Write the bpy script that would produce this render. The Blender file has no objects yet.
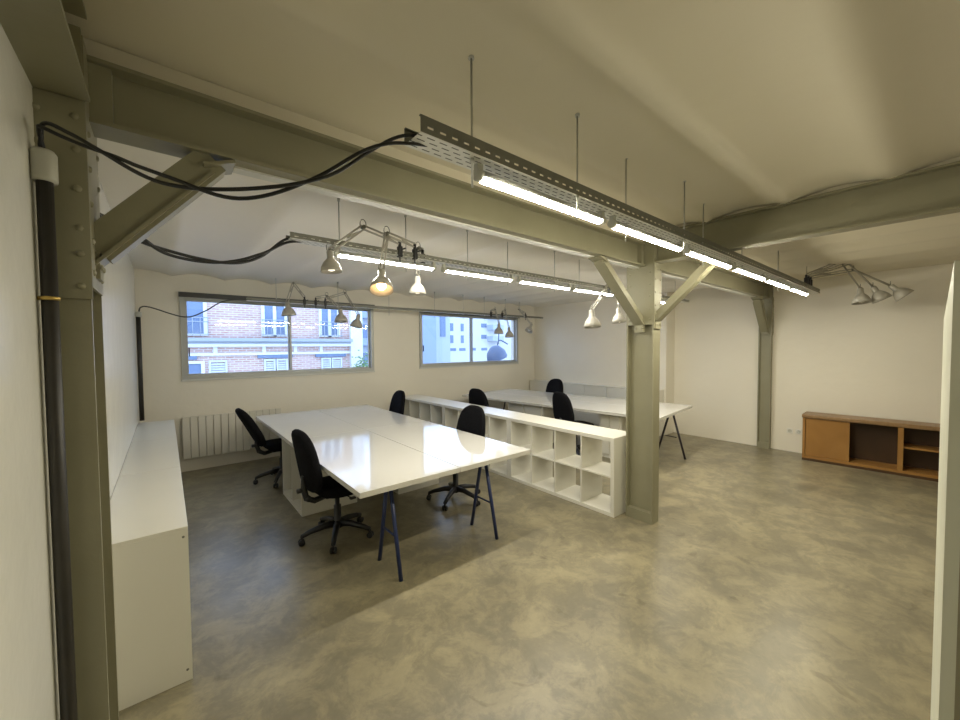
import bpy, bmesh, math, random
from mathutils import Vector, Matrix
random.seed(7)
S = bpy.context.scene
COL = S.collection
pi = math.pi

# ---------------------------------------------------------------- camera, sky, exposure
EYE = 1.70
def camera():
    f, yaw, pitch, roll = 381.933, math.radians(39.48264), math.radians(-1.94427), math.radians(-0.42541)
    fw = Vector((math.sin(yaw)*math.cos(pitch), math.cos(yaw)*math.cos(pitch), math.sin(pitch)))
    rt = Vector((math.cos(yaw), -math.sin(yaw), 0)); up = rt.cross(fw)
    r2 = rt*math.cos(roll)+up*math.sin(roll); u2 = up*math.cos(roll)-rt*math.sin(roll)
    cd = bpy.data.cameras.new('camera'); co = bpy.data.objects.new('camera', cd); COL.objects.link(co)
    m = Matrix((r2, u2, -fw)).transposed().to_4x4(); m.translation = (0, 0, EYE)
    co.matrix_world = m
    cd.sensor_fit = 'HORIZONTAL'; cd.sensor_width = 36; cd.lens = f*36/960; cd.clip_start = 0.05; cd.clip_end = 300
    S.camera = co
camera()
w = bpy.data.worlds.new('world'); S.world = w; w.use_nodes = True
bg = w.node_tree.nodes['Background']; bg.inputs[0].default_value = (0.50, 0.68, 1.0, 1); bg.inputs[1].default_value = 3.9
S.view_settings.view_transform = 'Standard'; S.view_settings.look = 'None'; S.view_settings.gamma = 1
S.view_settings.use_curve_mapping = False; S.view_settings.exposure = 0.08
TUBE_STRENGTH = 112.0

# ---------------------------------------------------------------- materials
def mat(name, col, rough=.5, metal=0, spec=.5, noise=None, bump=None, coat=0):
    m = bpy.data.materials.new(name); m.use_nodes = True
    nt = m.node_tree; b = nt.nodes['Principled BSDF']
    b.inputs['Base Color'].default_value = (*col, 1); b.inputs['Roughness'].default_value = rough
    b.inputs['Metallic'].default_value = metal; b.inputs['Specular IOR Level'].default_value = spec
    b.inputs['Coat Weight'].default_value = coat
    tc = nt.nodes.new('ShaderNodeTexCoord')
    if noise:                                  # (scale, amount, second colour)
        n = nt.nodes.new('ShaderNodeTexNoise'); n.inputs['Scale'].default_value = noise[0]; n.inputs['Detail'].default_value = 5
        nt.links.new(tc.outputs['Object'], n.inputs['Vector'])
        r = nt.nodes.new('ShaderNodeValToRGB'); r.color_ramp.elements[0].position = .35; r.color_ramp.elements[1].position = .65
        r.color_ramp.elements[0].color = (*col, 1); r.color_ramp.elements[1].color = (*noise[1], 1)
        nt.links.new(n.outputs['Fac'], r.inputs['Fac']); nt.links.new(r.outputs['Color'], b.inputs['Base Color'])
    if bump:
        n2 = nt.nodes.new('ShaderNodeTexNoise'); n2.inputs['Scale'].default_value = bump[0]; n2.inputs['Detail'].default_value = 4
        nt.links.new(tc.outputs['Object'], n2.inputs['Vector'])
        bp = nt.nodes.new('ShaderNodeBump'); bp.inputs['Strength'].default_value = bump[1]; bp.inputs['Distance'].default_value = .02
        nt.links.new(n2.outputs['Fac'], bp.inputs['Height']); nt.links.new(bp.outputs['Normal'], b.inputs['Normal'])
    return m
def emit(name, col, s):
    m = bpy.data.materials.new(name); m.use_nodes = True; nt = m.node_tree
    b = nt.nodes['Principled BSDF']; b.inputs['Base Color'].default_value = (.9, .9, .9, 1)
    b.inputs['Emission Color'].default_value = (*col, 1); b.inputs['Emission Strength'].default_value = s
    return m
M = {}
M['wall'] = mat('white_wall_paint', (.81, .765, .655), .42, noise=(1.2, (.785, .74, .63)), bump=(6, .25))
M['wall_left'] = mat('white_gloss_wall_paint', (.83, .82, .75), .22, noise=(1.5, (.81, .80, .73)), bump=(4, .2))
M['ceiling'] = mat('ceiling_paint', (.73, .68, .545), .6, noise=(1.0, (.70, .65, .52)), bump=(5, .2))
M['ceiling_daylit'] = mat('daylit_ceiling_tone', (.80, .76, .67), .5, noise=(1.0, (.77, .73, .64)), bump=(5, .2))  # paler than the near ceiling: daylight and table bounce put into the colour
M['steel'] = mat('olive_steel_paint', (.25, .235, .155), .42, noise=(3, (.275, .26, .175)), bump=(14, .1))
M['steel_white'] = mat('white_steel_paint', (.62, .62, .57), .45)
M['white'] = mat('white_laminate', (.73, .71, .63), .28, noise=(2, (.71, .69, .61)))
M['gloss'] = mat('glossy_white_tabletop', (.62, .605, .565), .08, noise=(1.5, (.60, .585, .54)))
M['radiator'] = mat('cream_radiator_paint', (.70, .67, .58), .4)
M['black'] = mat('black_plastic', (.012, .012, .014), .4)
M['fabric'] = mat('black_fabric', (.005, .005, .006), .95, spec=.1, noise=(60, (.009, .009, .011)), bump=(150, .3))
M['navy'] = mat('navy_steel_paint', (.012, .025, .10), .35)
M['dark_leg'] = mat('dark_steel_paint', (.025, .02, .03), .4)
M['galv'] = mat('galvanised_steel', (.50, .50, .47), .35, metal=.8)
M['galv_dark'] = mat('dull_galvanised_steel', (.22, .22, .19), .45, metal=.6)
M['alu'] = mat('grey_aluminium', (.42, .43, .41), .4, metal=.3)
M['alu_dark'] = mat('dark_grey_rail', (.05, .05, .045), .5)
M['lampgrey'] = mat('silver_grey_lacquer', (.42, .40, .35), .38)
M['cap'] = mat('grey_plastic', (.50, .50, .44), .4)
M['brass'] = mat('brass', (.55, .40, .12), .35, metal=.9)
M['cable'] = mat('black_rubber', (.008, .008, .008), .5)
M['grey_cable'] = mat('grey_rubber', (.06, .06, .055), .5)
M['iron'] = mat('black_pipe_lacquer', (.022, .02, .018), .45, noise=(8, (.032, .028, .022)))
M['tube'] = emit('lit_tube', (1, .93, .72), TUBE_STRENGTH)
M['tube_cool'] = emit('lit_neutral_tube', (1, .955, .84), TUBE_STRENGTH*1.05)
M['warm_bulb'] = emit('warm_bulb', (1, .62, .30), 9)
M['bulb_glow'] = emit('faint_bulb_glow', (1, .90, .72), 1.6)  # faint glow; in the near tray lamps it stands in for caught tube light
M['bulb'] = mat('frosted_bulb', (.85, .85, .82), .3)
M['plate'] = mat('outlet_plastic', (.75, .73, .66), .4)
M['shade_face'] = mat('shaded_partition_end', (.30, .27, .18), .6)  # darkened partition colour, painting in the shade on its near end
M['partition'] = mat('pale_partition_paint', (.72, .72, .60), .4, noise=(3, (.66, .67, .54)))

def floor_mat():
    m = bpy.data.materials.new('polished_concrete'); m.use_nodes = True; nt = m.node_tree; N = nt.nodes; L = nt.links
    b = N['Principled BSDF']; tc = N.new('ShaderNodeTexCoord')
    def noise(sc, det, dist=0, rough=.6):
        n = N.new('ShaderNodeTexNoise'); n.inputs['Scale'].default_value = sc; n.inputs['Detail'].default_value = det
        n.inputs['Distortion'].default_value = dist; n.inputs['Roughness'].default_value = rough
        L.new(tc.outputs['Object'], n.inputs['Vector']); return n.outputs['Fac']
    def ramp(f, p0, c0, p1, c1):
        r = N.new('ShaderNodeValToRGB'); e = r.color_ramp.elements
        e[0].position = p0; e[0].color = (*c0, 1); e[1].position = p1; e[1].color = (*c1, 1); L.new(f, r.inputs['Fac']); return r.outputs['Color']
    def mix(t, fac, a, c):
        x = N.new('ShaderNodeMix'); x.data_type = 'RGBA'; x.blend_type = t
        if isinstance(fac, float): x.inputs[0].default_value = fac
        else: L.new(fac, x.inputs[0])
        L.new(a, x.inputs[6]); L.new(c, x.inputs[7]); return x.outputs[2]
    base = ramp(noise(1.3, 9, .4, .68), .36, (.20, .176, .117), .66, (.315, .276, .18))
    patch = ramp(noise(4.2, 11, .5, .74), .45, (.66, .67, .68), .57, (1.04, 1.03, .98))
    c = mix('MULTIPLY', .75, base, patch)
    fine = ramp(noise(22, 8, .6, .7), .3, (.86, .86, .86), .7, (1.08, 1.08, 1.08))
    c = mix('MULTIPLY', .6, c, fine)
    spots = ramp(noise(5, 4, .9, .55), .64, (1, 1, 1), .72, (.66, .64, .60))
    c = mix('MULTIPLY', .7, c, spots)
    # thin pale trowel lines
    v = N.new('ShaderNodeTexVoronoi'); v.feature = 'DISTANCE_TO_EDGE'; v.inputs['Scale'].default_value = 1.5
    dn = N.new('ShaderNodeTexNoise'); dn.inputs['Scale'].default_value = 2.2; dn.inputs['Detail'].default_value = 5
    L.new(tc.outputs['Object'], dn.inputs['Vector'])
    va = N.new('ShaderNodeVectorMath'); va.operation = 'MULTIPLY_ADD'; va.inputs[1].default_value = (.9, .9, .9)
    L.new(dn.outputs['Color'], va.inputs[0]); L.new(tc.outputs['Object'], va.inputs[2]); L.new(va.outputs[0], v.inputs['Vector'])
    vein = ramp(v.outputs['Distance'], .0, (1.22, 1.2, 1.12), .03, (1, 1, 1))
    c = mix('MULTIPLY', .22, c, vein)
    L.new(c, b.inputs['Base Color'])
    rr = N.new('ShaderNodeMapRange'); rr.inputs[3].default_value = .24; rr.inputs[4].default_value = .44
    L.new(noise(2.5, 5, 1.0), rr.inputs[0]); L.new(rr.outputs[0], b.inputs['Roughness'])
    bp = N.new('ShaderNodeBump'); bp.inputs['Strength'].default_value = .12; bp.inputs['Distance'].default_value = .01
    L.new(noise(9, 6), bp.inputs['Height']); L.new(bp.outputs['Normal'], b.inputs['Normal'])
    return m
M['floor'] = floor_mat()
def wood(name, c0, c1, rough, sc=(1, 9, 1)):
    m = bpy.data.materials.new(name); m.use_nodes = True; nt = m.node_tree; N = nt.nodes; L = nt.links; b = N['Principled BSDF']
    tc = N.new('ShaderNodeTexCoord'); mp = N.new('ShaderNodeMapping'); mp.inputs['Scale'].default_value = sc
    L.new(tc.outputs['Object'], mp.inputs['Vector'])
    n = N.new('ShaderNodeTexNoise'); n.inputs['Scale'].default_value = 3; n.inputs['Detail'].default_value = 6; n.inputs['Distortion'].default_value = .4
    L.new(mp.outputs[0], n.inputs['Vector'])
    r = N.new('ShaderNodeValToRGB'); r.color_ramp.elements[0].position = .3; r.color_ramp.elements[1].position = .7
    r.color_ramp.elements[0].color = (*c0, 1); r.color_ramp.elements[1].color = (*c1, 1)
    L.new(n.outputs['Fac'], r.inputs['Fac']); L.new(r.outputs['Color'], b.inputs['Base Color']); b.inputs['Roughness'].default_value = rough
    return m
M['wood'] = wood('cherry_veneer', (.28, .135, .032), (.37, .19, .052), .32, (1, 8, .8))
M['wood_top'] = wood('worn_cherry_top', (.22, .13, .055), (.29, .175, .08), .4, (8, .8, 8))
M['wood_dark'] = wood('dark_cherry_interior', (.055, .027, .009), (.08, .038, .013), .5)
def glass():
    m = bpy.data.materials.new('window_glass'); m.use_nodes = True; nt = m.node_tree; N = nt.nodes; L = nt.links
    out = N['Material Output']; N.remove(N['Principled BSDF'])
    t = N.new('ShaderNodeBsdfTransparent'); g = N.new('ShaderNodeBsdfGlossy'); g.inputs['Roughness'].default_value = .0
    t.inputs[0].default_value = (.95, .97, 1, 1)
    fr = N.new('ShaderNodeFresnel'); ge = N.new('ShaderNodeNewGeometry'); mr = N.new('ShaderNodeMapRange'); mr.inputs[3].default_value = 1.5; mr.inputs[4].default_value = 1/1.5; L.new(ge.outputs['Backfacing'], mr.inputs[0]); L.new(mr.outputs[0], fr.inputs[0]); mx = N.new('ShaderNodeMixShader')
    L.new(fr.outputs[0], mx.inputs[0]); L.new(t.outputs[0], mx.inputs[1]); L.new(g.outputs[0], mx.inputs[2]); L.new(mx.outputs[0], out.inputs[0])
    return m
M['glass'] = glass()
def brick():
    m = bpy.data.materials.new('red_brick'); m.use_nodes = True; nt = m.node_tree; N = nt.nodes; L = nt.links; b = N['Principled BSDF']
    tc = N.new('ShaderNodeTexCoord'); sx = N.new('ShaderNodeSeparateXYZ'); cb = N.new('ShaderNodeCombineXYZ')
    L.new(tc.outputs['Object'], sx.inputs[0]); L.new(sx.outputs[0], cb.inputs[0]); L.new(sx.outputs[2], cb.inputs[1])
    k = N.new('ShaderNodeTexBrick'); k.inputs['Scale'].default_value = 1; k.inputs['Brick Width'].default_value = .22; k.inputs['Row Height'].default_value = .07
    k.inputs['Mortar Size'].default_value = .011; k.inputs['Color1'].default_value = (.47, .27, .22, 1); k.inputs['Color2'].default_value = (.57, .37, .31, 1)
    k.inputs['Mortar'].default_value = (.63, .57, .54, 1)
    L.new(cb.outputs[0], k.inputs['Vector']); L.new(k.outputs['Color'], b.inputs['Base Color']); b.inputs['Roughness'].default_value = .85
    return m
M['brick'] = brick()
M['stone'] = mat('white_stone', (.70, .70, .70), .7)
M['greystone'] = mat('grey_stone', (.35, .38, .41), .7)
M['bluepane'] = mat('dim_window_pane', (.16, .22, .33), .15)
M['palepane'] = mat('white_shutter', (.58, .61, .63), .6)
M['white_render'] = mat('white_render', (.66, .66, .65), .8)
M['blue_render'] = mat('pale_blue_render', (.32, .39, .55), .8)
M['grey_render'] = mat('pale_grey_render', (.46, .51, .58), .8)
M['lampshade_out'] = mat('weathered_blue_grey_metal', (.08, .11, .18), .5)
M['leaf'] = mat('leaf_green', (.10, .22, .06), .7, noise=(20, (.18, .30, .10)))
M['asphalt'] = mat('asphalt', (.15, .15, .15), .9)
def tray_mat():
    m = bpy.data.materials.new('perforated_galvanised_steel'); m.use_nodes = True; nt = m.node_tree; N = nt.nodes; L = nt.links; b = N['Principled BSDF']
    b.inputs['Metallic'].default_value = .1; b.inputs['Roughness'].default_value = .4
    tc = N.new('ShaderNodeTexCoord'); sx = N.new('ShaderNodeSeparateXYZ'); cb = N.new('ShaderNodeCombineXYZ')
    ad = N.new('ShaderNodeMath'); ad.operation = 'ADD'
    L.new(tc.outputs['Object'], sx.inputs[0]); L.new(sx.outputs[0], cb.inputs[0]); L.new(sx.outputs[1], ad.inputs[0]); L.new(sx.outputs[2], ad.inputs[1])
    L.new(ad.outputs[0], cb.inputs[1])
    k = N.new('ShaderNodeTexBrick'); k.inputs['Scale'].default_value = 1; k.inputs['Brick Width'].default_value = .05; k.inputs['Row Height'].default_value = .025
    k.inputs['Mortar Size'].default_value = .0095; k.inputs['Mortar Smooth'].default_value = 0
    k.inputs['Color1'].default_value = (.07, .07, .06, 1); k.inputs['Color2'].default_value = (.07, .07, .06, 1); k.inputs['Mortar'].default_value = (.74, .74, .69, 1)
    L.new(cb.outputs[0], k.inputs['Vector']); L.new(k.outputs['Color'], b.inputs['Base Color'])
    return m
M['tray'] = tray_mat()

# ---------------------------------------------------------------- mesh helpers
def box(bm, x0, x1, y0, y1, z0, z1, bev=0):
    vs = [bm.verts.new((x, y, z)) for x in (x0, x1) for y in (y0, y1) for z in (z0, z1)]
    fs = [bm.faces.new([vs[i] for i in f]) for f in ((0, 1, 3, 2), (4, 6, 7, 5), (0, 4, 5, 1), (2, 3, 7, 6), (0, 2, 6, 4), (1, 5, 7, 3))]
    if bev:
        es = {e for f in fs for e in f.edges}
        bmesh.ops.bevel(bm, geom=list(es), offset=bev, segments=2, affect='EDGES', profile=.5)
def frame_of(d, hint=None):
    d = Vector(d).normalized(); h = Vector(hint) if hint else (Vector((0, 0, 1)) if abs(d.z) < .9 else Vector((1, 0, 0)))
    a = d.cross(h).normalized(); return d, a, a.cross(d).normalized()
def tube(bm, pts, r, seg=8, close=True):
    pts = [Vector(p) for p in pts]; rings = []
    for i, p in enumerate(pts):
        d = (pts[min(i+1, len(pts)-1)]-pts[max(i-1, 0)])
        _, a, b = frame_of(d, (.13, .21, .97) if abs(d.normalized().z) < .93 else (1, .1, 0))
        rr = r[i] if isinstance(r, (list, tuple)) else r
        rings.append([bm.verts.new(p+(a*math.cos(t)+b*math.sin(t))*rr) for t in (2*pi*k/seg for k in range(seg))])
    for u, v in zip(rings, rings[1:]):
        for k in range(seg):
            bm.faces.new((u[k], u[(k+1) % seg], v[(k+1) % seg], v[k])).smooth = True
    if close: bm.faces.new(rings[0][::-1]); bm.faces.new(rings[-1])
def bar(bm, p, q, w, d, hint=(0, 0, 1)):               # rectangular bar, w across the hint plane, d along the hint
    p, q = Vector(p), Vector(q); n, a, b = frame_of(q-p, hint); vs = []
    for c in (p, q):
        vs += [bm.verts.new(c+a*sa*w/2+b*sb*d/2) for sa, sb in ((-1, -1), (1, -1), (1, 1), (-1, 1))]
    for f in ((3, 2, 1, 0), (4, 5, 6, 7), (0, 1, 5, 4), (1, 2, 6, 5), (2, 3, 7, 6), (3, 0, 4, 7)): bm.faces.new([vs[i] for i in f])
def ibeam(bm, p, q, w, d, hint=(0, 0, 1), tf=.014, tw=.010):   # I section: flanges w wide at +-d/2 along the hint
    p, q = Vector(p), Vector(q); n, a, b = frame_of(q-p, hint)
    for s in (-1, 1): bar(bm, p+b*s*(d-tf)/2, q+b*s*(d-tf)/2, w, tf, hint)
    bar(bm, p, q, tw, d-2*tf, hint)
def lathe(bm, prof, loc=(0, 0, 0), dirv=(0, 0, 1), seg=20):     # prof: (radius, height along dirv)
    d, a, b = frame_of(dirv); loc = Vector(loc); rings = []
    for r, h in prof:
        if r < 1e-5: rings.append([bm.verts.new(loc+d*h)])
        else: rings.append([bm.verts.new(loc+d*h+(a*math.cos(t)+b*math.sin(t))*r) for t in (2*pi*k/seg for k in range(seg))])
    for u, v in zip(rings, rings[1:]):
        for k in range(seg):
            k2 = (k+1) % seg
            if len(u) == 1 and len(v) == 1: continue
            if len(u) == 1: f = (u[0], v[k2], v[k])
            elif len(v) == 1: f = (u[k], u[k2], v[0])
            else: f = (u[k], u[k2], v[k2], v[k])
            bm.faces.new(f).smooth = True
def cushion(bm, a, b, t, ex, mtx, curve=0, taper=0):    # superellipse pad, rounded rim
    prof = [(0, -.5), (.6, -.5), (.9, -.46), (.98, -.3), (1, 0), (.97, .3), (.88, .44), (.55, .5), (0, .5)]
    seg = 32; rings = []
    for s, h in prof:
        if s == 0: rings.append([bm.verts.new(mtx @ Vector((0, 0, h*t)))]); continue
        ring = []
        for k in range(seg):
            th = 2*pi*k/seg; c, sn = math.cos(th), math.sin(th)
            u = s*math.copysign(abs(c)**(2/ex), c); v = s*math.copysign(abs(sn)**(2/ex), sn)
            ring.append(bm.verts.new(mtx @ Vector((a*u*(1-taper*v), b*v, h*t+curve*u*u))))
        rings.append(ring)
    for p, q in zip(rings, rings[1:]):
        for k in range(seg):
            k2 = (k+1) % seg
            if len(p) == 1: f = (p[0], q[k2], q[k])
            elif len(q) == 1: f = (p[k], p[k2], q[0])
            else: f = (p[k], p[k2], q[k2], q[k])
            bm.faces.new(f).smooth = True
def smooth_path(pts, n=8):
    P = [Vector(p) for p in pts]; P = [P[0]]+P+[P[-1]]; out = []
    for i in range(1, len(P)-2):
        p0, p1, p2, p3 = P[i-1:i+3]
        for k in range(n):
            t = k/n
            out.append(.5*((2*p1)+(-p0+p2)*t+(2*p0-5*p1+4*p2-p3)*t*t+(-p0+3*p1-3*p2+p3)*t**3))
    out.append(P[-2]); return out
def obj(name, fn, m, parent=None):
    bm = bmesh.new(); fn(bm); bmesh.ops.recalc_face_normals(bm, faces=bm.faces)
    me = bpy.data.meshes.new(name); bm.to_mesh(me); bm.free()
    o = bpy.data.objects.new(name, me); COL.objects.link(o)
    for x in (m if isinstance(m, list) else [m]): me.materials.append(x)
    if parent: o.parent = parent
    return o
def B(*a, **k): return lambda bm: box(bm, *a, **k)
def tag(o, label, cat, group=None):
    o['label'] = label; o['category'] = cat
    if group: o['group'] = group
    return o
def thing(name, label, cat, loc=(0, 0, 0), rz=0, group=None):
    o = bpy.data.objects.new(name, None); COL.objects.link(o); o.location = loc; o.rotation_euler = (0, 0, rz)
    o.empty_display_size = .1
    return tag(o, label, cat, group)
def struct(o): o['kind'] = 'structure'; return o
def dup(root, loc, rz=0, label=None):
    r = root.copy(); COL.objects.link(r); r.location = loc; r.rotation_euler = (0, 0, rz)
    if label: r['label'] = label
    for ch in list(root.children):
        c = ch.copy(); COL.objects.link(c); c.parent = r
        for g in list(ch.children):
            d = g.copy(); COL.objects.link(d); d.parent = c
    return r

# ---------------------------------------------------------------- the room shell
XL, XR, YF, YN = -.28, 7.65, 6.66, -2.6
WIN = [(.19, 2.93, 1.30, 2.42), (3.94, 6.66, 1.32, 2.40)]
struct(obj('floor', B(XL-.2, XR+.2, YN-.2, YF+.2, -.1, 0), M['floor']))
def ceiling(bm):
    def vault(x0, x1, y0, y1, along, per, ph, z0, h, mi):
        u0, u1 = (y0, y1) if along == 'x' else (x0, x1)
        n = int((u1-u0)/per*10)+1; rows = []
        for i in range(n+1):
            u = u0+(u1-u0)*i/n; z = z0+h*(abs(math.sin(pi*(u-ph)/per))**.9)
            rows.append([bm.verts.new((x0, u, z) if along == 'x' else (u, y0, z)), bm.verts.new((x1, u, z) if along == 'x' else (u, y1, z))])
        for a, b in zip(rows, rows[1:]):
            f = bm.faces.new((a[0], a[1], b[1], b[0])); f.smooth = True; f.material_index = mi
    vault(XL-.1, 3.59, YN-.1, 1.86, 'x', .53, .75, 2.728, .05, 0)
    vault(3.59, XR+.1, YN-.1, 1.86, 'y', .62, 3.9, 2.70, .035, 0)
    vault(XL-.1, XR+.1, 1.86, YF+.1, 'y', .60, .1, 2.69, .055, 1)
    box(bm, XL-.2, XR+.2, YN-.2, YF+.2, 2.95, 3.05)
    box(bm, 3.565, 3.605, YN, 1.84, 2.735, 2.95); box(bm, XL, XR, 1.84, 1.88, 2.66, 2.95)
struct(obj('ceiling', ceiling, [M['ceiling'], M['ceiling_daylit']]))
struct(obj('wall_left', B(XL-.2, XL, YN-.2, YF, 0, 2.95), M['wall_left']))
struct(obj('wall_near', B(XL, XR, YN-.2, YN, 0, 2.95), M['wall']))
def wr(bm):
    box(bm, XR, XR+.2, YN-.2, YF+.2, 0, 2.95); box(bm, 7.30, XR, 3.33, YF, 0, 2.95)
struct(obj('wall_right', wr, M['wall']))
def wf(bm):
    xs = [XL-.2, WIN[0][0], WIN[0][1], WIN[1][0], WIN[1][1], XR+.2]
    for i in (0, 2, 4): box(bm, xs[i], xs[i+1], YF, YF+.2, 0, 2.95)
    for x0, x1, z0, z1 in WIN: box(bm, x0, x1, YF, YF+.2, 0, z0); box(bm, x0, x1, YF, YF+.2, z1, 2.95)
struct(obj('wall_far', wf, M['wall']))
def window(n, x0, x1, z0, z1, xm):
    w = bpy.data.objects.new('window_%d' % n, None); COL.objects.link(w); struct(w); w.location = (x0, YF, z0)
    def add(nm, fn, m, par=w):
        o = obj(nm, fn, m); o.parent = par
        if par is w: o.matrix_parent_inverse = Matrix.Translation((-x0, -YF, -z0))
        else: o.matrix_parent_inverse = Matrix.Identity(4)
        return o
    def fr(bm):
        t = .03
        box(bm, x0-.02, x0+t, YF-.03, YF+.09, z0-.02, z1+.02); box(bm, x1-t, x1+.02, YF-.03, YF+.09, z0-.02, z1+.02)
        box(bm, x0+t, x1-t, YF-.03, YF+.09, z0-.02, z0+t); box(bm, x0+t, x1-t, YF-.03, YF+.09, z1-t, z1+.02)
    add('window_frame', fr, M['alu'])
    for a, b, y in ((x0+.03, xm+.022, YF+.0), (xm-.022, x1-.03, YF+.035)):
        def sash(bm, a=a, b=b, y=y):
            t = .026
            box(bm, a, a+t, y, y+.03, z0+.03, z1-.03); box(bm, b-t, b, y, y+.03, z0+.03, z1-.03)
            box(bm, a+t, b-t, y, y+.03, z0+.03, z0+.03+t); box(bm, a+t, b-t, y, y+.03, z1-.03-t, z1-.03)
        s = add('sash', sash, M['alu'])
        add('pane', B(a+.026, b-.026, y+.013, y+.017, z0+.056, z1-.056), M['glass'], s)
    add('latch', B(x0+.06, x0+.075, YF-.02, YF, z0+.3, z0+.42), M['black'])
    add('shutter_rail', B(x0-.03, x1+.03, YF-.075, YF-.03, z1-.005, z1+.06), M['alu_dark'])
    add('window_sill', B(x0-.03, x1+.03, YF-.035, YF, z0-.045, z0-.02), M['steel_white'])
window(1, *WIN[0], 1.55); window(2, *WIN[1], 5.26)

# ---------------------------------------------------------------- steel frame
ZB, ZT = 2.45, 2.70
YB = 1.86
def rivets(bm, pts, d, r=.011):
    for p in pts: lathe(bm, [(r, 0), (r*.8, r*.45), (0, r*.65)], p, d, 8)
def column(name, label, xc, fw, bracket_x=None, bracket_y=None, wide=.27):
    t = thing(name, label, 'column', (xc, YB, 0), 0)
    o = obj('shaft', lambda bm: ibeam(bm, (0, 0, 0), (0, 0, ZT), fw, wide, (0, 1, 0), .016, .02), M['steel'], t)
    obj('base_plate', lambda bm: (box(bm, -fw/2-.001, -.01, -wide/2+.018, wide/2-.018, 0, .10), box(bm, .01, fw/2+.001, -wide/2+.018, wide/2-.018, 0, .10)), M['steel'], t)
    def gus(bm):
        for s in (-1, 1):
            x = s*(fw/2+.004); box(bm, min(x, x-s*.008), max(x, x-s*.008), -wide/2+.004, wide/2-.004, 1.90, ZT-.02)
            rivets(bm, [(x, yy, z) for z in (1.95, 2.05, 2.17, 2.28, 2.39) for yy in (-wide/2+.035, wide/2-.035)], (s, 0, 0))
        y = -wide/2-.008; box(bm, -fw/2-.004, fw/2+.004, y, y+.008, 1.86, ZB+.02)
        rivets(bm, [(xx, y, z) for z in (1.90, 2.0, 2.08, 2.2, 2.32, 2.42) for xx in (-fw/3, fw/3)], (0, -1, 0), .011)
    obj('gusset_plate', gus, M['steel'], t)
    def brace(sx, sy, run, zl, w=.10, d=.085):
        def fn(bm):
            p = Vector((sx*(fw/2+.0), sy*(wide/2+.0), zl)); q = Vector((sx*(fw/2+run), sy*(wide/2+run), ZB-.01))
            n = (q-p).normalized(); hint = n.cross(Vector((sy, sx, 0)) if sy else Vector((0, 1, 0))).cross(n)*0+Vector((0, 0, 1))
            bar(bm, p, q, w-.03, d-.012)
            bar(bm, p-Vector((0, 0, d/2-.004)), q-Vector((0, 0, d/2-.004)), w, .010)
            # angle cleats with bolts at both ends
            bar(bm, q-n*.05, q+Vector((sx, sy, 0))*.07, w+.02, .012)
            c = p-Vector((0, 0, .04)); bar(bm, c-Vector((0, 0, .06)), c+Vector((0, 0, .03)), .09 if sx else w, .03, (1, 0, 0) if sx else (0, 1, 0))
            rivets(bm, [c+Vector((sx*.016, sy*.016, -.02))+Vector((sy*k, sx*k, 0)) for k in (-.03, .03)], (sx, sy, 0), .011)
        obj('brace', fn, M['steel'], t)
    for a in (bracket_x or []): brace(*a)
    return t
column('steel_column', 'olive painted steel column with rivets standing against the left wall', -.236, .12, [(1, 0, .34, 2.04, .11, .12)])
column('steel_column', 'olive riveted steel column in mid room at the end of the cube shelves', 3.585, .13, [(-1, 0, .68, 1.93), (0, -1, .50, 1.96)])
tr = column('steel_column', 'olive steel column by the right wall beyond the lit trays', 7.60, .09, [(-1, 0, .42, 1.97, .12, .15)], wide=.17)
def beam(label, p, q, name='steel_beam', far=True, ZB=ZB, ZT=ZT):
    t = thing(name, label, 'beam', (0, 0, 0))
    zc = (ZB+ZT)/2
    def fn(bm):
        ibeam(bm, (p[0], p[1], zc), (q[0], q[1], zc), .12, ZT-ZB, (0, 0, 1), .014, .012)
        if far:
            for x in (-.135, 3.48, 3.69, 7.45):
                rivets(bm, [(x, YB-.006, z) for z in (2.49, 2.53, 2.57, 2.61)], (0, -1, 0), .012)
                box(bm, x-(.07 if x < 0 else .02), x+.02, YB-.045, YB-.006, ZB+.015, ZT-.015)
    obj('girder', fn, M['steel'], t)
    if far:
        obj('white_flange_strip', B(.24, 7.45, YB+.004, YB+.062, ZB-.008, ZB+.0), M['steel_white'], t)['label'] = 'far half of the lower flange painted white'
    return t
beam('olive steel main beam spanning from the left wall column over the mid room column', (-.225, YB), (XR, YB), ZT=2.665)
beam('olive steel beam along the top of the left wall', (-.22, YN), (-.22, 1.72), far=False, ZB=2.475, ZT=2.742)
beam('olive steel beam running forward over the right side from the mid room column', (3.585, YN), (3.585, 1.72), far=False, ZB=2.475, ZT=2.742)

# ---------------------------------------------------------------- pipes and cables by the left wall
t = thing('pipe', 'black vertical pipe with a brass clamp and grey cap beside the left wall column', 'pipe', (-.255, 1.66, 0))
obj('pipe_shaft', lambda bm: tube(bm, [(0, 0, .0), (0, 0, 2.20)], .018, 16), M['iron'], t)
obj('pipe_cap', lambda bm: lathe(bm, [(0, 2.185), (.027, 2.185), (.028, 2.195), (.028, 2.265), (.022, 2.275), (0, 2.275)], (0, 0, 0), (0, 0, 1), 18), M['cap'], t)
obj('pipe_clamp', lambda bm: (lathe(bm, [(.0185, 1.845), (.0215, 1.846), (.0215, 1.855), (.0185, 1.856)]), tube(bm, [(-.024, .0, 1.85), (-.018, 0, 1.85)], .006)), M['brass'], t)
t = thing('pipe', 'dark vertical pipe in the far left corner above the white cabinets', 'pipe', (-.25, 6.45, 0))
obj('pipe_shaft', lambda bm: tube(bm, [(0, 0, .80), (0, 0, 2.14)], .024, 14), M['iron'], t)
obj('pipe_cap', lambda bm: lathe(bm, [(0, 2.11), (.034, 2.11), (.034, 2.17), (0, 2.18)]), M['cap'], t)
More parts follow.
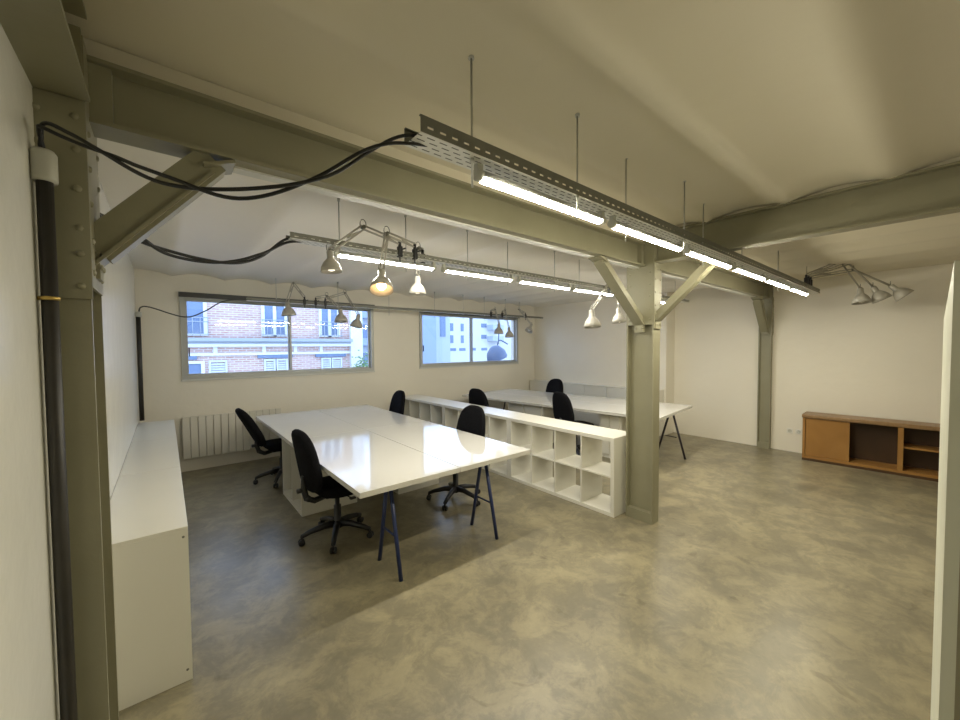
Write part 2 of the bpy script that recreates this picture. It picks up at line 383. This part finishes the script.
def cables(name, label, pts, r, n, m, sep):
    path = smooth_path(pts, 10)
    def fn(bm):
        for j in range(n):
            out = []
            for i, p in enumerate(path):
                a = i*.22+2*pi*j/n; e = sep*(.4+.6*abs(math.sin(i*.09+j)))
                out.append(p+Vector((0, math.cos(a)*e, math.sin(a)*e)))
            tube(bm, out, r, 8)
    return tag(obj(name, fn, m), label, 'cable')
cables('power_cable', 'twisted black cables sagging from the left pipe to the near lighting tray',
       [(-.255, 1.66, 2.27), (-.257, 1.64, 2.31), (-.235, 1.60, 2.325), (-.12, 1.5, 2.25), (.02, 1.35, 2.16), (.17, 1.25, 2.13), (.37, 1.2, 2.21), (.52, 1.17, 2.33), (.66, 1.155, 2.40), (.85, 1.15, 2.425)], .0055, 2, M['cable'], .014)
cables('power_cable', 'twisted black cables sagging under the beam to the middle lighting tray',
       [(-.20, 2.02, 2.22), (-.08, 2.2, 2.18), (.03, 2.35, 2.16), (.26, 2.5, 2.17), (.46, 2.6, 2.26), (.64, 2.7, 2.40), (.85, 2.7, 2.42)], .008, 2, M['cable'], .013)
cables('power_cable', 'thin dark cable sagging across the left window to the far tray',
       [(-.24, 6.45, 2.18), (-.22, 6.42, 2.23), (-.13, 6.35, 2.23), (.21, 6.3, 2.12), (.42, 6.2, 2.20), (.63, 6.12, 2.34), (.95, 6.1, 2.375)], .008, 1, M['grey_cable'], 0)

# ---------------------------------------------------------------- lighting trays
def tray(label, x0, x1, y, z, rods, wdt=.11, hgt=.055):
    t = thing('cable_tray', label, 'cable tray', (x0, y, z))
    L_ = x1-x0
    obj('tray_base', B(0, L_, -wdt/2, wdt/2, 0, .002), M['tray'], t)
    for s in (-1, 1):
        ys = s*wdt/2
        obj('tray_side', lambda bm: (box(bm, 0, L_, min(ys, ys-s*.002), max(ys, ys-s*.002), .002, hgt*.36), box(bm, 0, L_, min(ys, ys-s*.002), max(ys, ys-s*.002), hgt*.50, hgt), [box(bm, k*.05, k*.05+.026, min(ys, ys-s*.002), max(ys, ys-s*.002), hgt*.36, hgt*.50) for k in range(int(L_/.05))], box(bm, 0, L_, min(ys, ys-s*.010), max(ys, ys-s*.010), hgt, hgt+.003)), M['tray_side'], t)
    for rx, ry, zt in rods:
        def rod(bm, rx=rx, ry=ry, zt=zt):
            tube(bm, [(rx-x0, ry-y, -.105), (rx-x0, ry-y, zt-z)], .0042, 8)
            tube(bm, [(rx-x0, ry-y, zt-z-.03), (rx-x0, ry-y, zt-z)], .011, 8)
            tube(bm, [(rx-x0, ry-y, -.012), (rx-x0, ry-y, 0)], .009, 6)
        obj('hanging_rod', rod, M['galv'], t)
    return t
M['tray_side'] = mat('dull_tray_steel', (.20, .20, .17), .5, metal=.4)
tray('perforated steel lighting tray hanging nearest the camera with cables entering its left end', .66, 6.95, 1.15, 2.40,
     [(.90, 1.13, 2.79), (1.50, 1.10, 2.79), (2.05, 1.17, 2.79), (2.65, 1.10, 2.80), (3.15, 1.17, 2.79), (3.95, 1.15, 2.77), (5.1, 1.15, 2.77), (5.25, 1.18, 2.77), (6.5, 1.16, 2.77)])
tray('steel lighting tray hanging behind the main beam over the left table', .63, 6.60, 2.70, 2.40,
     [(.96, 2.70, 2.75), (1.48, 2.70, 2.75), (2.09, 2.70, 2.75), (2.58, 2.70, 2.75), (3.28, 2.70, 2.75), (3.72, 2.70, 2.75), (5.0, 2.70, 2.75), (6.2, 2.7, 2.75)], .11, .036)
tray('thin steel lighting tray hanging in front of the two windows', .88, 6.95, 6.10, 2.36,
     [(1.25, 6.1, 2.74), (2.13, 6.1, 2.74), (3.0, 6.1, 2.74), (3.93, 6.1, 2.74), (4.6, 6.1, 2.74), (5.15, 6.1, 2.74), (5.75, 6.1, 2.74), (6.2, 6.1, 2.74)], .07, .04)
ORD = ['first', 'second', 'third', 'fourth', 'fifth', 'sixth']
def tube_light(x, y, z, ln, label, group, m):
    t = thing('tube_light', label, 'tube light', (x, y, z), 0, group)
    def half(bm, s):          # LED tube: lit diffuser below, aluminium back above
        A = [-.36-(pi-.72)*k/10 for k in range(11)] if s < 0 else [-.35+(pi+.70)*k/10 for k in range(11)]
        rings = [[bm.verts.new((x, .0235*math.cos(a), .0235*math.sin(a))) for a in A] for x in (.035, ln-.035)]
        for k in range(10): bm.faces.new((rings[0][k], rings[0][k+1], rings[1][k+1], rings[1][k])).smooth = True
        bm.faces.new(rings[0][::-1]); bm.faces.new(rings[1]); bm.faces.new((rings[0][0], rings[0][10], rings[1][10], rings[1][0]))
    obj('tube', lambda bm: half(bm, -1), m, t)
    obj('tube_housing', lambda bm: half(bm, 1), M['alu'], t)
    obj('end_cap', lambda bm: (tube(bm, [(0, 0, 0), (.034, 0, 0)], .022, 14), box(bm, .004, .03, -.012, .012, .015, .046)), M['cap'], t)
    obj('end_cap', lambda bm: (tube(bm, [(ln-.034, 0, 0), (ln, 0, 0)], .022, 14), box(bm, ln-.03, ln-.004, -.012, .012, .015, .046)), M['cap'], t)
for i in range(6):
    tube_light(.93+.935*i, 1.15, 2.358, .86, 'lit tube light under the near tray, %s from its cabled left end' % ORD[i], 'tube lights under the near tray', M['tube'])
for i, x in enumerate((.92, 1.82, 2.72, 3.60, 4.48, 5.36)):
    tube_light(x, 2.70, 2.358, .83, 'lit tube light under the tray behind the main beam, %s from its left end' % ORD[i], 'tube lights under the middle tray', M['tube_cool'])

# ---------------------------------------------------------------- articulated desk lamps clamped to the trays
def arm_lamp(label, group, clamp, elbow, joint, d, bulb, r=.075, axis=(0, 1, 0), loop=True):
    base = Vector(clamp); t = thing('clamp_lamp', label, 'lamp', base, 0, group)
    e = Vector(elbow)-base; j = Vector(joint)-base; d = Vector(d).normalized()
    def cl(bm):
        box(bm, -.016, .016, -.02, .02, -.03, .05, .004); tube(bm, [(0, 0, -.075), (0, 0, -.03)], .006); tube(bm, [(0, 0, .05), (0, 0, .085)], .012)
        tube(bm, [(.016, 0, .03), (.05, 0, .045)], .006)
    obj('clamp', cl, M['black'], t)
    top = Vector((0, 0, .08))
    def arm(p, q):
        def fn(bm):
            n = (q-p); o_ = n.cross(Vector((0, 1, 0)) if abs(n.normalized().y) < .8 else Vector((1, 0, 0))).normalized()*.014
            tube(bm, [p+o_, q+o_], .0068); tube(bm, [p-o_, q-o_], .0068)
            s = p+n*.12; tube(bm, [s+o_*1.0, s+n*.35-o_*.3], .008)       # spring
        return fn
    obj('lower_arm', arm(top, e), M['lampgrey'], t); obj('upper_arm', arm(e, j), M['lampgrey'], t)
    for c in (e, j):
        def el(bm, c=c):
            lathe(bm, [(0, -.018), (.013, -.018), (.013, .018), (0, .018)], c, (0, 1, 0), 10)
            if loop: tube(bm, [c+Vector((math.cos(a)*.022, 0, .02+math.sin(a)*.034)) for a in (pi*2*k/14 for k in range(15))], .003, 6)
        obj('elbow_joint', el, M['galv_dark'], t)
    k = r/.075
    prof = [(0, .0), (.020*k, 0), (.024*k, .008*k), (.024*k, .055*k), (.034*k, .065*k), (.052*k, .085*k), (.068*k, .118*k), (.075*k, .150*k), (.072*k, .150*k), (.064*k, .118*k), (.048*k, .088*k), (.030*k, .070*k), (.0, .066*k)]
    obj('shade', lambda bm: lathe(bm, prof, j, d, 22), M['lampgrey'], t)
    bb = M['bulb'] if bulb is None else bulb
    obj('bulb', lambda bm: lathe(bm, [(0, .068*k), (.014*k, .070*k), (.016*k, .085*k), (.030*k, .112*k), (.030*k, .125*k), (.020*k, .140*k), (0, .146*k)], j, d, 14), bb, t)
g2 = 'desk lamps clamped on the middle tray'; g3 = 'desk lamps clamped on the far tray'; g1 = 'desk lamps clamped on the near tray'
arm_lamp('grey clamp lamp hanging nearest the left end of the middle tray, shade pointing down', g2, (1.40, 2.65, 2.42), (1.10, 2.62, 2.55), (.86, 2.6, 2.345), (.05, -.05, -1), M['bulb_glow'], .070)
arm_lamp('clamp lamp with a glowing warm bulb hanging from the middle tray', g2, (1.53, 2.65, 2.42), (1.27, 2.60, 2.53), (1.13, 2.4, 2.215), (-.2, -.40, -.88), M['warm_bulb'], .078)
arm_lamp('grey clamp lamp pointing down just right of the glowing warm lamp', g2, (1.66, 2.75, 2.42), (1.66, 2.82, 2.53), (1.73, 2.95, 2.32), (-.03, 0, -1), M['bulb_glow'], .076)
arm_lamp('pale clamp lamp on a slanting arm left of the mid room column', g2, (4.26, 2.65, 2.42), (4.02, 2.6, 2.30), (3.70, 2.52, 2.10), (-.05, -.1, -1), None, .095)
arm_lamp('pale clamp lamp almost touching the brace of the mid room column', g2, (4.50, 2.65, 2.42), (4.40, 2.6, 2.36), (4.22, 2.5, 2.15), (.0, -.1, -1), M['bulb_glow'], .085)
arm_lamp('grey clamp lamp in front of the left window at its central mullion', g3, (1.62, 6.06, 2.38), (1.48, 6.1, 2.66), (1.37, 6.0, 2.37), (.1, 0, -1), None, .10, loop=False)
arm_lamp('grey clamp lamp hanging mid right half of the left window, pointing straight down', g3, (1.78, 6.06, 2.38), (1.93, 6.02, 2.50), (2.10, 5.92, 2.30), (0, -.1, -1), None, .10)
arm_lamp('grey clamp lamp tilted left at the right end of the left window', g3, (1.92, 6.06, 2.38), (2.24, 6.1, 2.58), (2.42, 6.0, 2.23), (-.25, 0, -1), None, .10)
arm_lamp('left of the two small clamp lamps before the right window', g3, (5.30, 6.06, 2.38), (5.45, 6.1, 2.50), (5.47, 6.0, 2.19), (-.05, 0, -1), None, .105)
arm_lamp('right of the two small clamp lamps before the right window', g3, (5.62, 6.06, 2.38), (5.74, 6.1, 2.50), (5.76, 6.0, 2.11), (-.02, -.1, -1), None, .10)
arm_lamp('grey clamp lamp hanging past the right window near the corner, tilted left', g3, (6.34, 6.06, 2.38), (6.17, 6.1, 2.54), (6.48, 6.0, 2.20), (-.55, 0, -.8), None, .09)
arm_lamp('clamp lamp nearest the end of the near tray with a hooked arm', g1, (6.20, 1.11, 2.485), (6.80, .88, 2.78), (6.93, .70, 2.42), (-.10, -.1, -1), None, .097)
arm_lamp('middle of the three clamp lamps at the end of the near tray', g1, (6.32, 1.11, 2.485), (6.82, .80, 2.74), (6.98, .59, 2.43), (.05, -.45, -.9), M['bulb_glow'], .097)
arm_lamp('rightmost clamp lamp at the end of the near tray, shade tipped sideways', g1, (6.44, 1.11, 2.485), (6.88, .76, 2.66), (7.03, .44, 2.43), (.1, -.7, -.8), M['bulb_glow'], .097)

# ---------------------------------------------------------------- left wall cabinets and radiator
def cabinet(label, x0, x1, y0, y1, h, group, doors=2, face='x', holes=False, grp_cat='cabinet', name='low_cabinet'):
    t = thing(name, label, grp_cat, (x0, y0, 0), 0, group); X, Y = x1-x0, y1-y0; th = .018
    obj('carcass', lambda bm: (box(bm, 0, X, 0, th, 0, h-th), box(bm, 0, X, Y-th, Y, 0, h-th), box(bm, 0, X-.022, th, Y-th, 0, .03), box(bm, 0, .01, th, Y-th, .03, h-th)), M['white'], t)
    obj('cabinet_top', B(0, X, 0, Y, h-th, h, bev=.002), M['white'], t)
    for k in range(doors):
        a = th+(Y-2*th)*k/doors+.002; b = th+(Y-2*th)*(k+1)/doors-.002
        obj('door', B(X-.020, X-.001, a, b, .02, h-th-.002, bev=.001), M['white'], t)
    if holes: obj('screw', lambda bm: [lathe(bm, [(.006, 0), (.006, -.002), (0, -.002)], (X-.02, -.001, z), (0, 1, 0), 10) for z in (.06, h-.05)], M['galv_dark'], t)
    return t
gC = 'white low cabinets along the left wall'
cabinet('white low cabinet on the left wall nearest the camera', -.278, .065, 2.43, 3.71, .80, gC, holes=True)
cabinet('white low cabinet on the left wall, middle of the three', -.278, .065, 3.716, 4.988, .80, gC)
cabinet('white low cabinet on the left wall farthest, under the dark corner pipe', -.278, .065, 4.994, 6.27, .80, gC)
t = thing('radiator', 'cream panel radiator with vertical ribs on the wall under the left window', 'radiator', (.15, YF-.006, 0))
def rad(bm):
    n = 14
    for i in range(n):
        x = i*.088; box(bm, x+.002, x+.084, -.085, -.055, .19, .77, .006)
    box(bm, 0, n*.088-.004, -.055, -.04, .20, .76)
obj('radiator_panel', rad, M['radiator'], t)
obj('wall_bracket', lambda bm: [box(bm, x, x+.04, -.04, 0, .3, .7) for x in (.25, 1.0)], M['radiator'], t)
obj('valve', lambda bm: (tube(bm, [(1.26, -.05, .0), (1.26, -.05, .22)], .009), lathe(bm, [(0, 0), (.018, 0), (.018, .05), (0, .05)], (1.26, -.05, .22))), M['cap'], t)

# ---------------------------------------------------------------- tables
gT = 'glossy white tops of the left table group'
Z1 = .73
for (x0, x1, y0, y1, lb) in ((.978, 1.809, 2.46, 4.36, 'glossy white tabletop at the near left corner of the left table group'),
                             (1.813, 2.635, 2.46, 4.36, 'glossy white tabletop at the near right of the left table group'),
                             (.978, 1.809, 4.364, 6.27, 'glossy white tabletop at the far left of the left table group'),
                             (1.813, 2.635, 4.364, 6.27, 'glossy white tabletop at the far right, beside the chair by the shelves')):
    tag(obj('table_top', B(x0, x1, y0, y1, Z1-.040, Z1, bev=.002), M['gloss']), lb, 'tabletop', gT)
def trestle(label, loc, ln, h, m, group, rz=0, spread=.30):
    t = thing('trestle', label, 'trestle', loc, rz, group)
    obj('crossbar', B(-.02, ln+.02, -.022, .022, h-.03, h), m, t)
    for x in (.02, ln-.02):
        for s in (-1, 1):
            obj('leg', lambda bm: tube(bm, [(x, s*.030, h-.03), (x+(-.0 if x < .1 else .0), s*(.030+spread/2), 0)], .0155, 10), m, t)
        obj('stretcher', lambda bm: tube(bm, [(x, -.09, .30), (x, .09, .30)], .008, 8), m, t)
    return t
gS = 'dark blue trestles under the left tables'
trestle('dark blue steel trestle under the near end of the left table group', (1.262, 2.66, 0), .98, Z1-.041, M['navy'], gS)
def pedestal(label, x0, x1, y0, y1, h, group, openx, drawers=False):
    t = thing('storage_pedestal', label, 'storage unit', (x0, y0, 0), 0, group); X, Y = x1-x0, y1-y0; th = .03
    obj('side_panel', B(0, X, 0, th, 0, h), M['white'], t); obj('side_panel', B(0, X, Y-th, Y, 0, h), M['white'], t)
    obj('top_panel', B(0, X, th, Y-th, h-th, h), M['white'], t); obj('bottom_panel', B(0, X, th, Y-th, 0, .05), M['white'], t)
    obj('divider', B(.005, X-.005, Y/2-.008, Y/2+.008, .05, h-th), M['white'], t)
    xb = X-.012 if openx < 0 else 0
    obj('back_panel', B(xb, xb+.012, th, Y-th, .05, h-th), M['white'], t)
    if drawers:
        for a, b in ((.032, Y/2-.01), (Y/2+.01, Y-.032)):
            f = obj('drawer', B(-.018, .0, a, b, h-.24, h-.035, bev=.002), M['white'], t)
            obj('drawer', B(-.018, .0, a, b, .06, h-.25, bev=.002), M['white'], t)
gP = 'white storage units carrying the left tables'
pedestal('white open storage unit under the left tables, behind the front left chair', 1.02, 1.59, 4.08, 4.88, .689, gP, -1)
pedestal('white storage unit under the left tables on the shelf side', 2.04, 2.60, 3.98, 4.78, .689, gP, 1)
# right table, slightly skewed to the wall
gR = 'glossy white tops of the right table group'
RZ = math.radians(6.6)
def rp(a, b):   # along (far) b, across a from its near left corner
    return (5.09+a*math.cos(RZ)-b*math.sin(RZ), 2.42+a*math.sin(RZ)*.0+b*math.cos(RZ))
for b0, lb in ((0, 'glossy white tabletop of the right table group, end nearest the mid room column'), (1.93, 'glossy white tabletop of the right table group, far half by the right window')):
    for a0, sd in ((0, 'shelf side'), (.748, 'wall side')):
        o = obj('table_top', B(0, .745, 0, 1.925, Z1-.040, Z1, bev=.002), M['gloss']); x, y = 5.09, 2.40
        o.rotation_euler = (0, 0, RZ); o.location = (x+a0*math.cos(RZ)-b0*math.sin(RZ), y+a0*math.sin(RZ)+b0*math.cos(RZ), 0)
        tag(o, lb+', '+sd, 'tabletop', gR)
gS2 = 'dark trestles under the right tables'
trestle('dark steel trestle under the near end of the right table group', (5.17, 2.78, 0), .85, Z1-.041, M['dark_leg'], gS2, -.16, .40)
trestle('dark steel trestle under the far end of the right table group', (4.86, 5.75, 0), .7, Z1-.041, M['dark_leg'], gS2, RZ, .3)
gD = 'white drawer units under the right tables'
pedestal('white drawer unit under the far half of the right tables', 4.98, 5.5, 4.35, 5.22, .689, gD, 1, True)
pedestal('white drawer unit under the near half of the right tables', 5.16, 5.70, 2.99, 3.37, .689, gD, 1, True)

# ---------------------------------------------------------------- cube shelf units dividing the room
def cube_unit(label, loc, group):
    t = thing('cube_shelf', label, 'shelf unit', loc, 0, group); W, Dp, Hh, T, ti = 1.49, .39, .79, .038, .016
    obj('top_panel', B(0, Dp, 0, W, Hh-T, Hh, bev=.001), M['white'], t); obj('bottom_panel', B(0, Dp, 0, W, 0, T, bev=.001), M['white'], t)
    for y in (0, W-T): obj('side_panel', B(0, Dp, y, y+T, T, Hh-T, bev=.001), M['white'], t)
    cw = (W-2*T-3*ti)/4
    for k in range(3):
        y = T+cw*(k+1)+ti*k; obj('divider', B(.003, Dp-.003, y, y+ti, T, Hh-T), M['white'], t)
    for k in range(4):
        y = T+(cw+ti)*k; obj('shelf', B(.003, Dp-.003, y, y+cw, Hh/2-ti/2, Hh/2+ti/2), M['white'], t)
    return t
gK = 'white cube shelf units dividing the room'
k0 = cube_unit('white cube shelf unit ending at the mid room column', (3.38, 2.04, 0), gK)
dup(k0, (3.38, 3.532, 0), 0, 'white cube shelf unit in the middle of the dividing row, behind the front right chair')
dup(k0, (3.38, 5.024, 0), 0, 'white cube shelf unit at the window end of the dividing row')

# ---------------------------------------------------------------- low cabinets by the far right wall
gW = 'white low cabinets under the far right wall'
for i, (y0, lb) in enumerate(((3.36, 'white low cabinet by the right wall, nearest of the row beyond the right tables'), (4.45, 'white low cabinet by the right wall, middle of the row'), (5.54, 'white low cabinet by the right wall, in the window corner'))):
    t = thing('low_cabinet', lb, 'cabinet', (7.298, y0+1.085, 0), pi, gW)
    h = .86
    obj('carcass', B(0, .20, 0, 1.085, 0, h-.02), M['white'], t); obj('cabinet_top', B(0, .225, 0, 1.085, h-.02, h), M['white'], t)
    for k in (0, 1): obj('door', B(.201, .219, .003+.5425*k, .5395+.5425*k, .04, h-.025), M['white'], t)

# ---------------------------------------------------------------- office chairs
def make_chair(label):
    t = thing('office_chair', label, 'chair', (0, 0, 0), 0, 'black swivel office chairs around the tables')
    for k in range(5):
        a = 2*pi*k/5+.42; c, s = math.cos(a), math.sin(a)
        obj('base_leg', lambda bm: tube(bm, [(c*.02, s*.02, .125), (c*.12, s*.12, .125), (c*.24, s*.24, .098), (c*.30, s*.30, .075)], [.032, .027, .022, .018], 10), M['black'], t)
        def cas(bm):
            for o_ in (-.016, .016):
                lathe(bm, [(0, -.010), (.020, -.010), (.027, -.006), (.027, .006), (.020, .010), (0, .010)], (c*.30-s*o_, s*.30+c*o_, .027), (-s, c, 0), 14)
            tube(bm, [(c*.30, s*.30, .03), (c*.30, s*.30, .08)], .009)
        obj('castor', cas, M['black'], t)
    obj('gas_column', lambda bm: lathe(bm, [(0, .09), (.042, .09), (.042, .13), (.031, .14), (.031, .29), (.020, .295), (.020, .40), (0, .40)]), M['black'], t)
    obj('seat', lambda bm: cushion(bm, .23, .235, .085, 3.2, Matrix.Translation((.03, 0, .465)), .012), M['fabric'], t)
    def mech(bm):
        box(bm, -.12, .10, -.06, .06, .385, .43, .01); tube(bm, [(.02, -.06, .405), (.04, -.21, .40)], .006); box(bm, .02, .07, -.235, -.20, .394, .408, .003)
        tube(bm, [(-.10, 0, .40), (-.20, 0, .385), (-.265, 0, .42), (-.285, 0, .50), (-.285, 0, .62)], [.024, .026, .026, .026, .020], 10)
        lathe(bm, [(0, -.04), (.022, -.04), (.026, -.02), (.026, .02), (.022, .04), (0, .04)], (-.255, .0, .42), (0, 1, 0), 12)
        lathe(bm, [(0, 0), (.02, 0), (.02, .05), (0, .05)], (-.29, 0, .50), (-1, 0, 0), 12)
    obj('tilt_mechanism', mech, M['black'], t)
    m = Matrix.Translation((-.275, 0, .75)) @ Matrix.Rotation(math.radians(-11), 4, 'Y') @ Matrix(((0, 0, 1, 0), (1, 0, 0, 0), (0, 1, 0, 0), (0, 0, 0, 1)))
    obj('backrest', lambda bm: cushion(bm, .215, .275, .075, 2.9, m, .03, .13), M['fabric'], t)
    return t
CH = [(1.16, 3.445, 4, 'black office chair at the front left side of the left tables'),
      (1.13, 5.42, 4, 'black office chair in front of the radiator at the left tables'),
      (2.46, 3.43, 188, 'black office chair between the left tables and the cube shelves, nearest'),
      (2.56, 5.50, 178, 'black office chair on the far right side of the left tables'),
      (4.25, 4.93, 6, 'black office chair behind the cube shelves at the far part of the right tables'),
      (4.87, 3.60, -12, 'black office chair behind the cube shelves next to the mid room column'),
      (6.06, 5.18, 184, 'black office chair on the far side of the right tables by the wall cabinets')]
first = make_chair(CH[0][3]); first.location = (CH[0][0], CH[0][1], 0); first.rotation_euler = (0, 0, math.radians(CH[0][2]))
for x, y, a, lb in CH[1:]:
    c = dup(first, (x, y, 0), math.radians(a), lb)
    if 'radiator' in lb:          # this one's backrest is tipped further back
        for b in c.children:
            if b.name.startswith('backrest'): b.matrix_local = Matrix.Translation((-.26, 0, .46)) @ Matrix.Rotation(math.radians(-16), 4, 'Y') @ Matrix.Translation((.26, 0, -.46))

# ---------------------------------------------------------------- wooden sideboard, sockets
t = thing('sideboard', 'low cherry wood sideboard with one sliding door and open shelves by the right wall', 'sideboard', (7.23, 1.30, 0), math.radians(-90+2.5))
W, D, Hs = 1.75, .33, .68      # local x runs towards the camera side, local y away from the wall is negative
obj('base_plinth', B(0, W, 0, D, 0, .035), M['wood_dark'], t)
obj('top_board', B(-.01, W+.01, -.012, D, Hs-.055, Hs, bev=.012), M['wood_top'], t)
for x in (0, W-.03): obj('side_panel', B(x, x+.03, 0, D, .035, Hs-.055), M['wood'], t)
obj('divider', B(.95, 1.0, .0, D-.01, .07, Hs-.055), M['wood'], t)
obj('back_panel', B(.03, W-.03, D-.012, D, .035, Hs-.055), M['wood_dark'], t)
obj('bottom_board', B(.03, W-.03, .0, D-.012, .035, .07), M['wood'], t)
obj('sliding_door', B(.035, .50, .012, .030, .072, Hs-.06), M['wood'], t)
obj('shelf', B(1.0, W-.03, .03, D-.012, .355, .375), M['wood'], t)
for y, lb in ((1.53, 'small white wall socket farther from the sideboard'), (1.42, 'small white wall socket next to the sideboard')):
    t = thing('wall_socket', lb, 'socket', (XR, y, .33), 0, 'sockets by the sideboard')
    obj('cover_plate', B(-.010, 0, -.04, .04, -.04, .04, bev=.003), M['plate'], t)
    obj('socket_inset', lambda bm: lathe(bm, [(.026, .0), (.024, .004), (.020, .001), (0, .001)], (-.010, 0, 0), (-1, 0, 0), 16), M['cap'], t)

# ---------------------------------------------------------------- partition at the right edge
t = thing('partition_panel', 'tall pale partition panel cut off by the right edge of the photo', 'partition', (.74, -.006, 0), math.atan2(.008, 1.75))
obj('panel_core', B(.012, 1.755, -.11, -.012, .0, 1.80), M['shade_face'], t)
obj('face_board', B(0, 1.755, -.012, .0, .0, 1.80), M['partition'], t)
obj('end_board', B(0, .012, -.11, -.012, .0, 1.80), M['shade_face'], t)

# ---------------------------------------------------------------- outside: street, brick house, white blocks
struct(obj('ground', B(-30, 80, YF+.3, 90, -4.2, -4.0), M['asphalt']))
t = thing('brick_building', 'red brick building with white bands and blue windows outside the left window', 'building', (0, 14, 0))
def B2(x0, x1, z0, z1, y0, y1): return lambda bm: box(bm, x0, x1, y0, y1, z0, z1)
obj('wall', B2(-6, 5.28, -4, 4.3, .02, 4), M['brick'], t)
obj('cornice', lambda bm: (box(bm, -6, 5.3, -.28, .02, 1.93, 2.03), box(bm, -6, 5.3, -.14, .02, 1.86, 1.93)), M['greystone'], t)
obj('white_band', B2(-6, 5.3, 1.77, 1.86, -.16, .02), M['stone'], t)
obj('white_band', B2(-6, 5.3, 1.50, 1.58, -.06, .02), M['stone'], t)
obj('pilaster', B2(5.28, 5.72, -4, 4.3, -.15, 3), M['stone'], t)
for x in (-1.0, 1.12, 2.42, 3.36, 4.2): obj('band_divider', B2(x, x+.10, 1.58, 1.77, -.05, .02), M['stone'], t)
def bwin(x0, x1, z0, z1, nm='upper_window', rail=True):
    f = obj(nm, lambda bm: (box(bm, x0, x0+.09, -.04, .04, z0, z1), box(bm, x1-.09, x1, -.04, .04, z0, z1), box(bm, x0+.09, x1-.09, -.04, .04, z1-.08, z1), box(bm, (x0+x1)/2-.05, (x0+x1)/2+.05, -.04, .04, z0, z1-.08), box(bm, x0+.09, x1-.09, -.04, .04, z0, z0+.06)), M['stone'], t)
    obj('pane', B2(x0+.09, x1-.09, z0+.06, z1-.08, -.005, .015), M['bluepane'], f)
    if rail:
        r = obj('balcony_rail', lambda bm: ([tube(bm, [(x0-.03, -.22, z), (x1+.03, -.22, z)], .015, 6) for z in (z0+.52, z0+.40, z0+.04)], [tube(bm, [(x0+(x1-x0)*k/6, -.22, z0), (x0+(x1-x0)*k/6, -.22, z0+.52)], .011, 6) for k in range(7)]), M['greystone'], t)
for x0, x1 in ((-.1, .99), (2.42, 3.18), (4.20, 4.92)): bwin(x0, x1, 2.10, 3.75)
for x0, x1 in ((-.6, .35+.25), (2.40, 3.2), (4.18, 5.0)): obj('lintel', B2(x0-.12, x1+.12, 1.39, 1.50, -.05, .02), M['bluepane'], t)
bwin(-.1, .90, .2, 1.35, 'lower_window', False)
for x0, x1 in ((1.0, 1.46), (2.46, 2.79), (2.82, 3.16), (4.25, 4.58), (4.61, 4.98)):
    def sh(bm, x0=x0, x1=x1):
        box(bm, x0, x0+.05, -.05, .02, .2, 1.36); box(bm, x1-.05, x1, -.05, .02, .2, 1.36); box(bm, x0+.05, x1-.05, -.05, .02, 1.30, 1.36)
        for k in range(14): z = .24+k*.075; box(bm, x0+.05, x1-.05, -.03, .02, z, z+.05)
    obj('shutter', sh, M['palepane'], t)
t = thing('pale_building', 'pale blue building with balconies seen past the brick facade', 'building', (6, 22, 0))
obj('wall', B2(-.5, 4.4, -4, 5.4, 0, 4), M['grey_render'], t)
for z in (.6, 2.3, 3.9):
    obj('window', B2(3.1, 3.7, z, z+.8, -.03, .0), M['bluepane'], t); obj('balcony', B2(2.8, 4.3, z-.45, z-.05, -.5, .0), M['blue_render'], t)
t = thing('apartment_building', 'pale apartment block with small windows outside the right window', 'building', (18, 30, 0))
obj('wall', B2(2.9, 18, -4, 6.6, 0, 8), M['white_render'], t)
obj('side_tower', B2(-2.6, 1.15, -4, 6.2, -.5, 6), M['blue_render'], t)
obj('stair_tower', B2(1.15, 2.9, -4, 6.9, -.2, 6), M['grey_render'], t)
obj('window', B2(1.75, 2.35, 2.7, 6.5, -.26, -.20), M['bluepane'], t)
for x in (3.05, 4.3):
    for z in (3.25, 2.1, 4.6): obj('window', B2(x, x+.35, z, z+.75, -.04, .0), M['bluepane'], t)
for x in (2.95, 4.1, 5.4, 6.9):
    obj('window', B2(x, x+.75, 1.35, 1.62, -.04, .0), M['bluepane'], t)
for z in (3.6, 2.45, 4.8):
    obj('window', B2(6.9, 7.6, z+.1, z+.5, -.04, .0), M['bluepane'], t); obj('balcony', B2(7.7, 9.2, z-.15, z+.35, -.9, .0), M['grey_render'], t)
t = thing('street_lamp', 'large blue grey bell shaped lamp hanging outside the right window', 'street lamp', (8.08, 9.0, 1.49))
obj('lamp_shade', lambda bm: lathe(bm, [(0, -.26), (.06, -.26), (.16, -.21), (.29, -.06), (.335, .12), (.32, .16), (.22, .20), (0, .21)], (0, 0, 0), (.32, 0, -1), 28), M['lampshade_out'], t)
obj('lamp_arm', lambda bm: (tube(bm, smooth_path([(.05, 0, .2), (.08, 0, .36), (.2, 0, .42), (.5, 0, .30)]), .022), tube(bm, [(.1, 0, .3), (.16, 0, 1.9)], .015)), M['lampshade_out'], t)
t = thing('street_tree', 'small green shrub seen in the corner of the left window', 'shrub', (5.47, 13.2, -4))
obj('stem', lambda bm: tube(bm, [(0, 0, 0), (.03, 0, 4.9)], .04), M['iron'], t)
def leaves(bm):
    rnd = random.Random(3)
    for k in range(420):
        c = Vector((rnd.gauss(0, .16), rnd.gauss(0, .16), 4.9+rnd.gauss(0, .28))); a = Vector((rnd.uniform(-1, 1), rnd.uniform(-1, 1), rnd.uniform(-1, 1))).normalized(); _, u, v = frame_of(a)
        bm.faces.new([bm.verts.new(c+u*.05), bm.verts.new(c+v*.025), bm.verts.new(c-u*.05), bm.verts.new(c-v*.025)])
obj('foliage', leaves, M['leaf'], t)
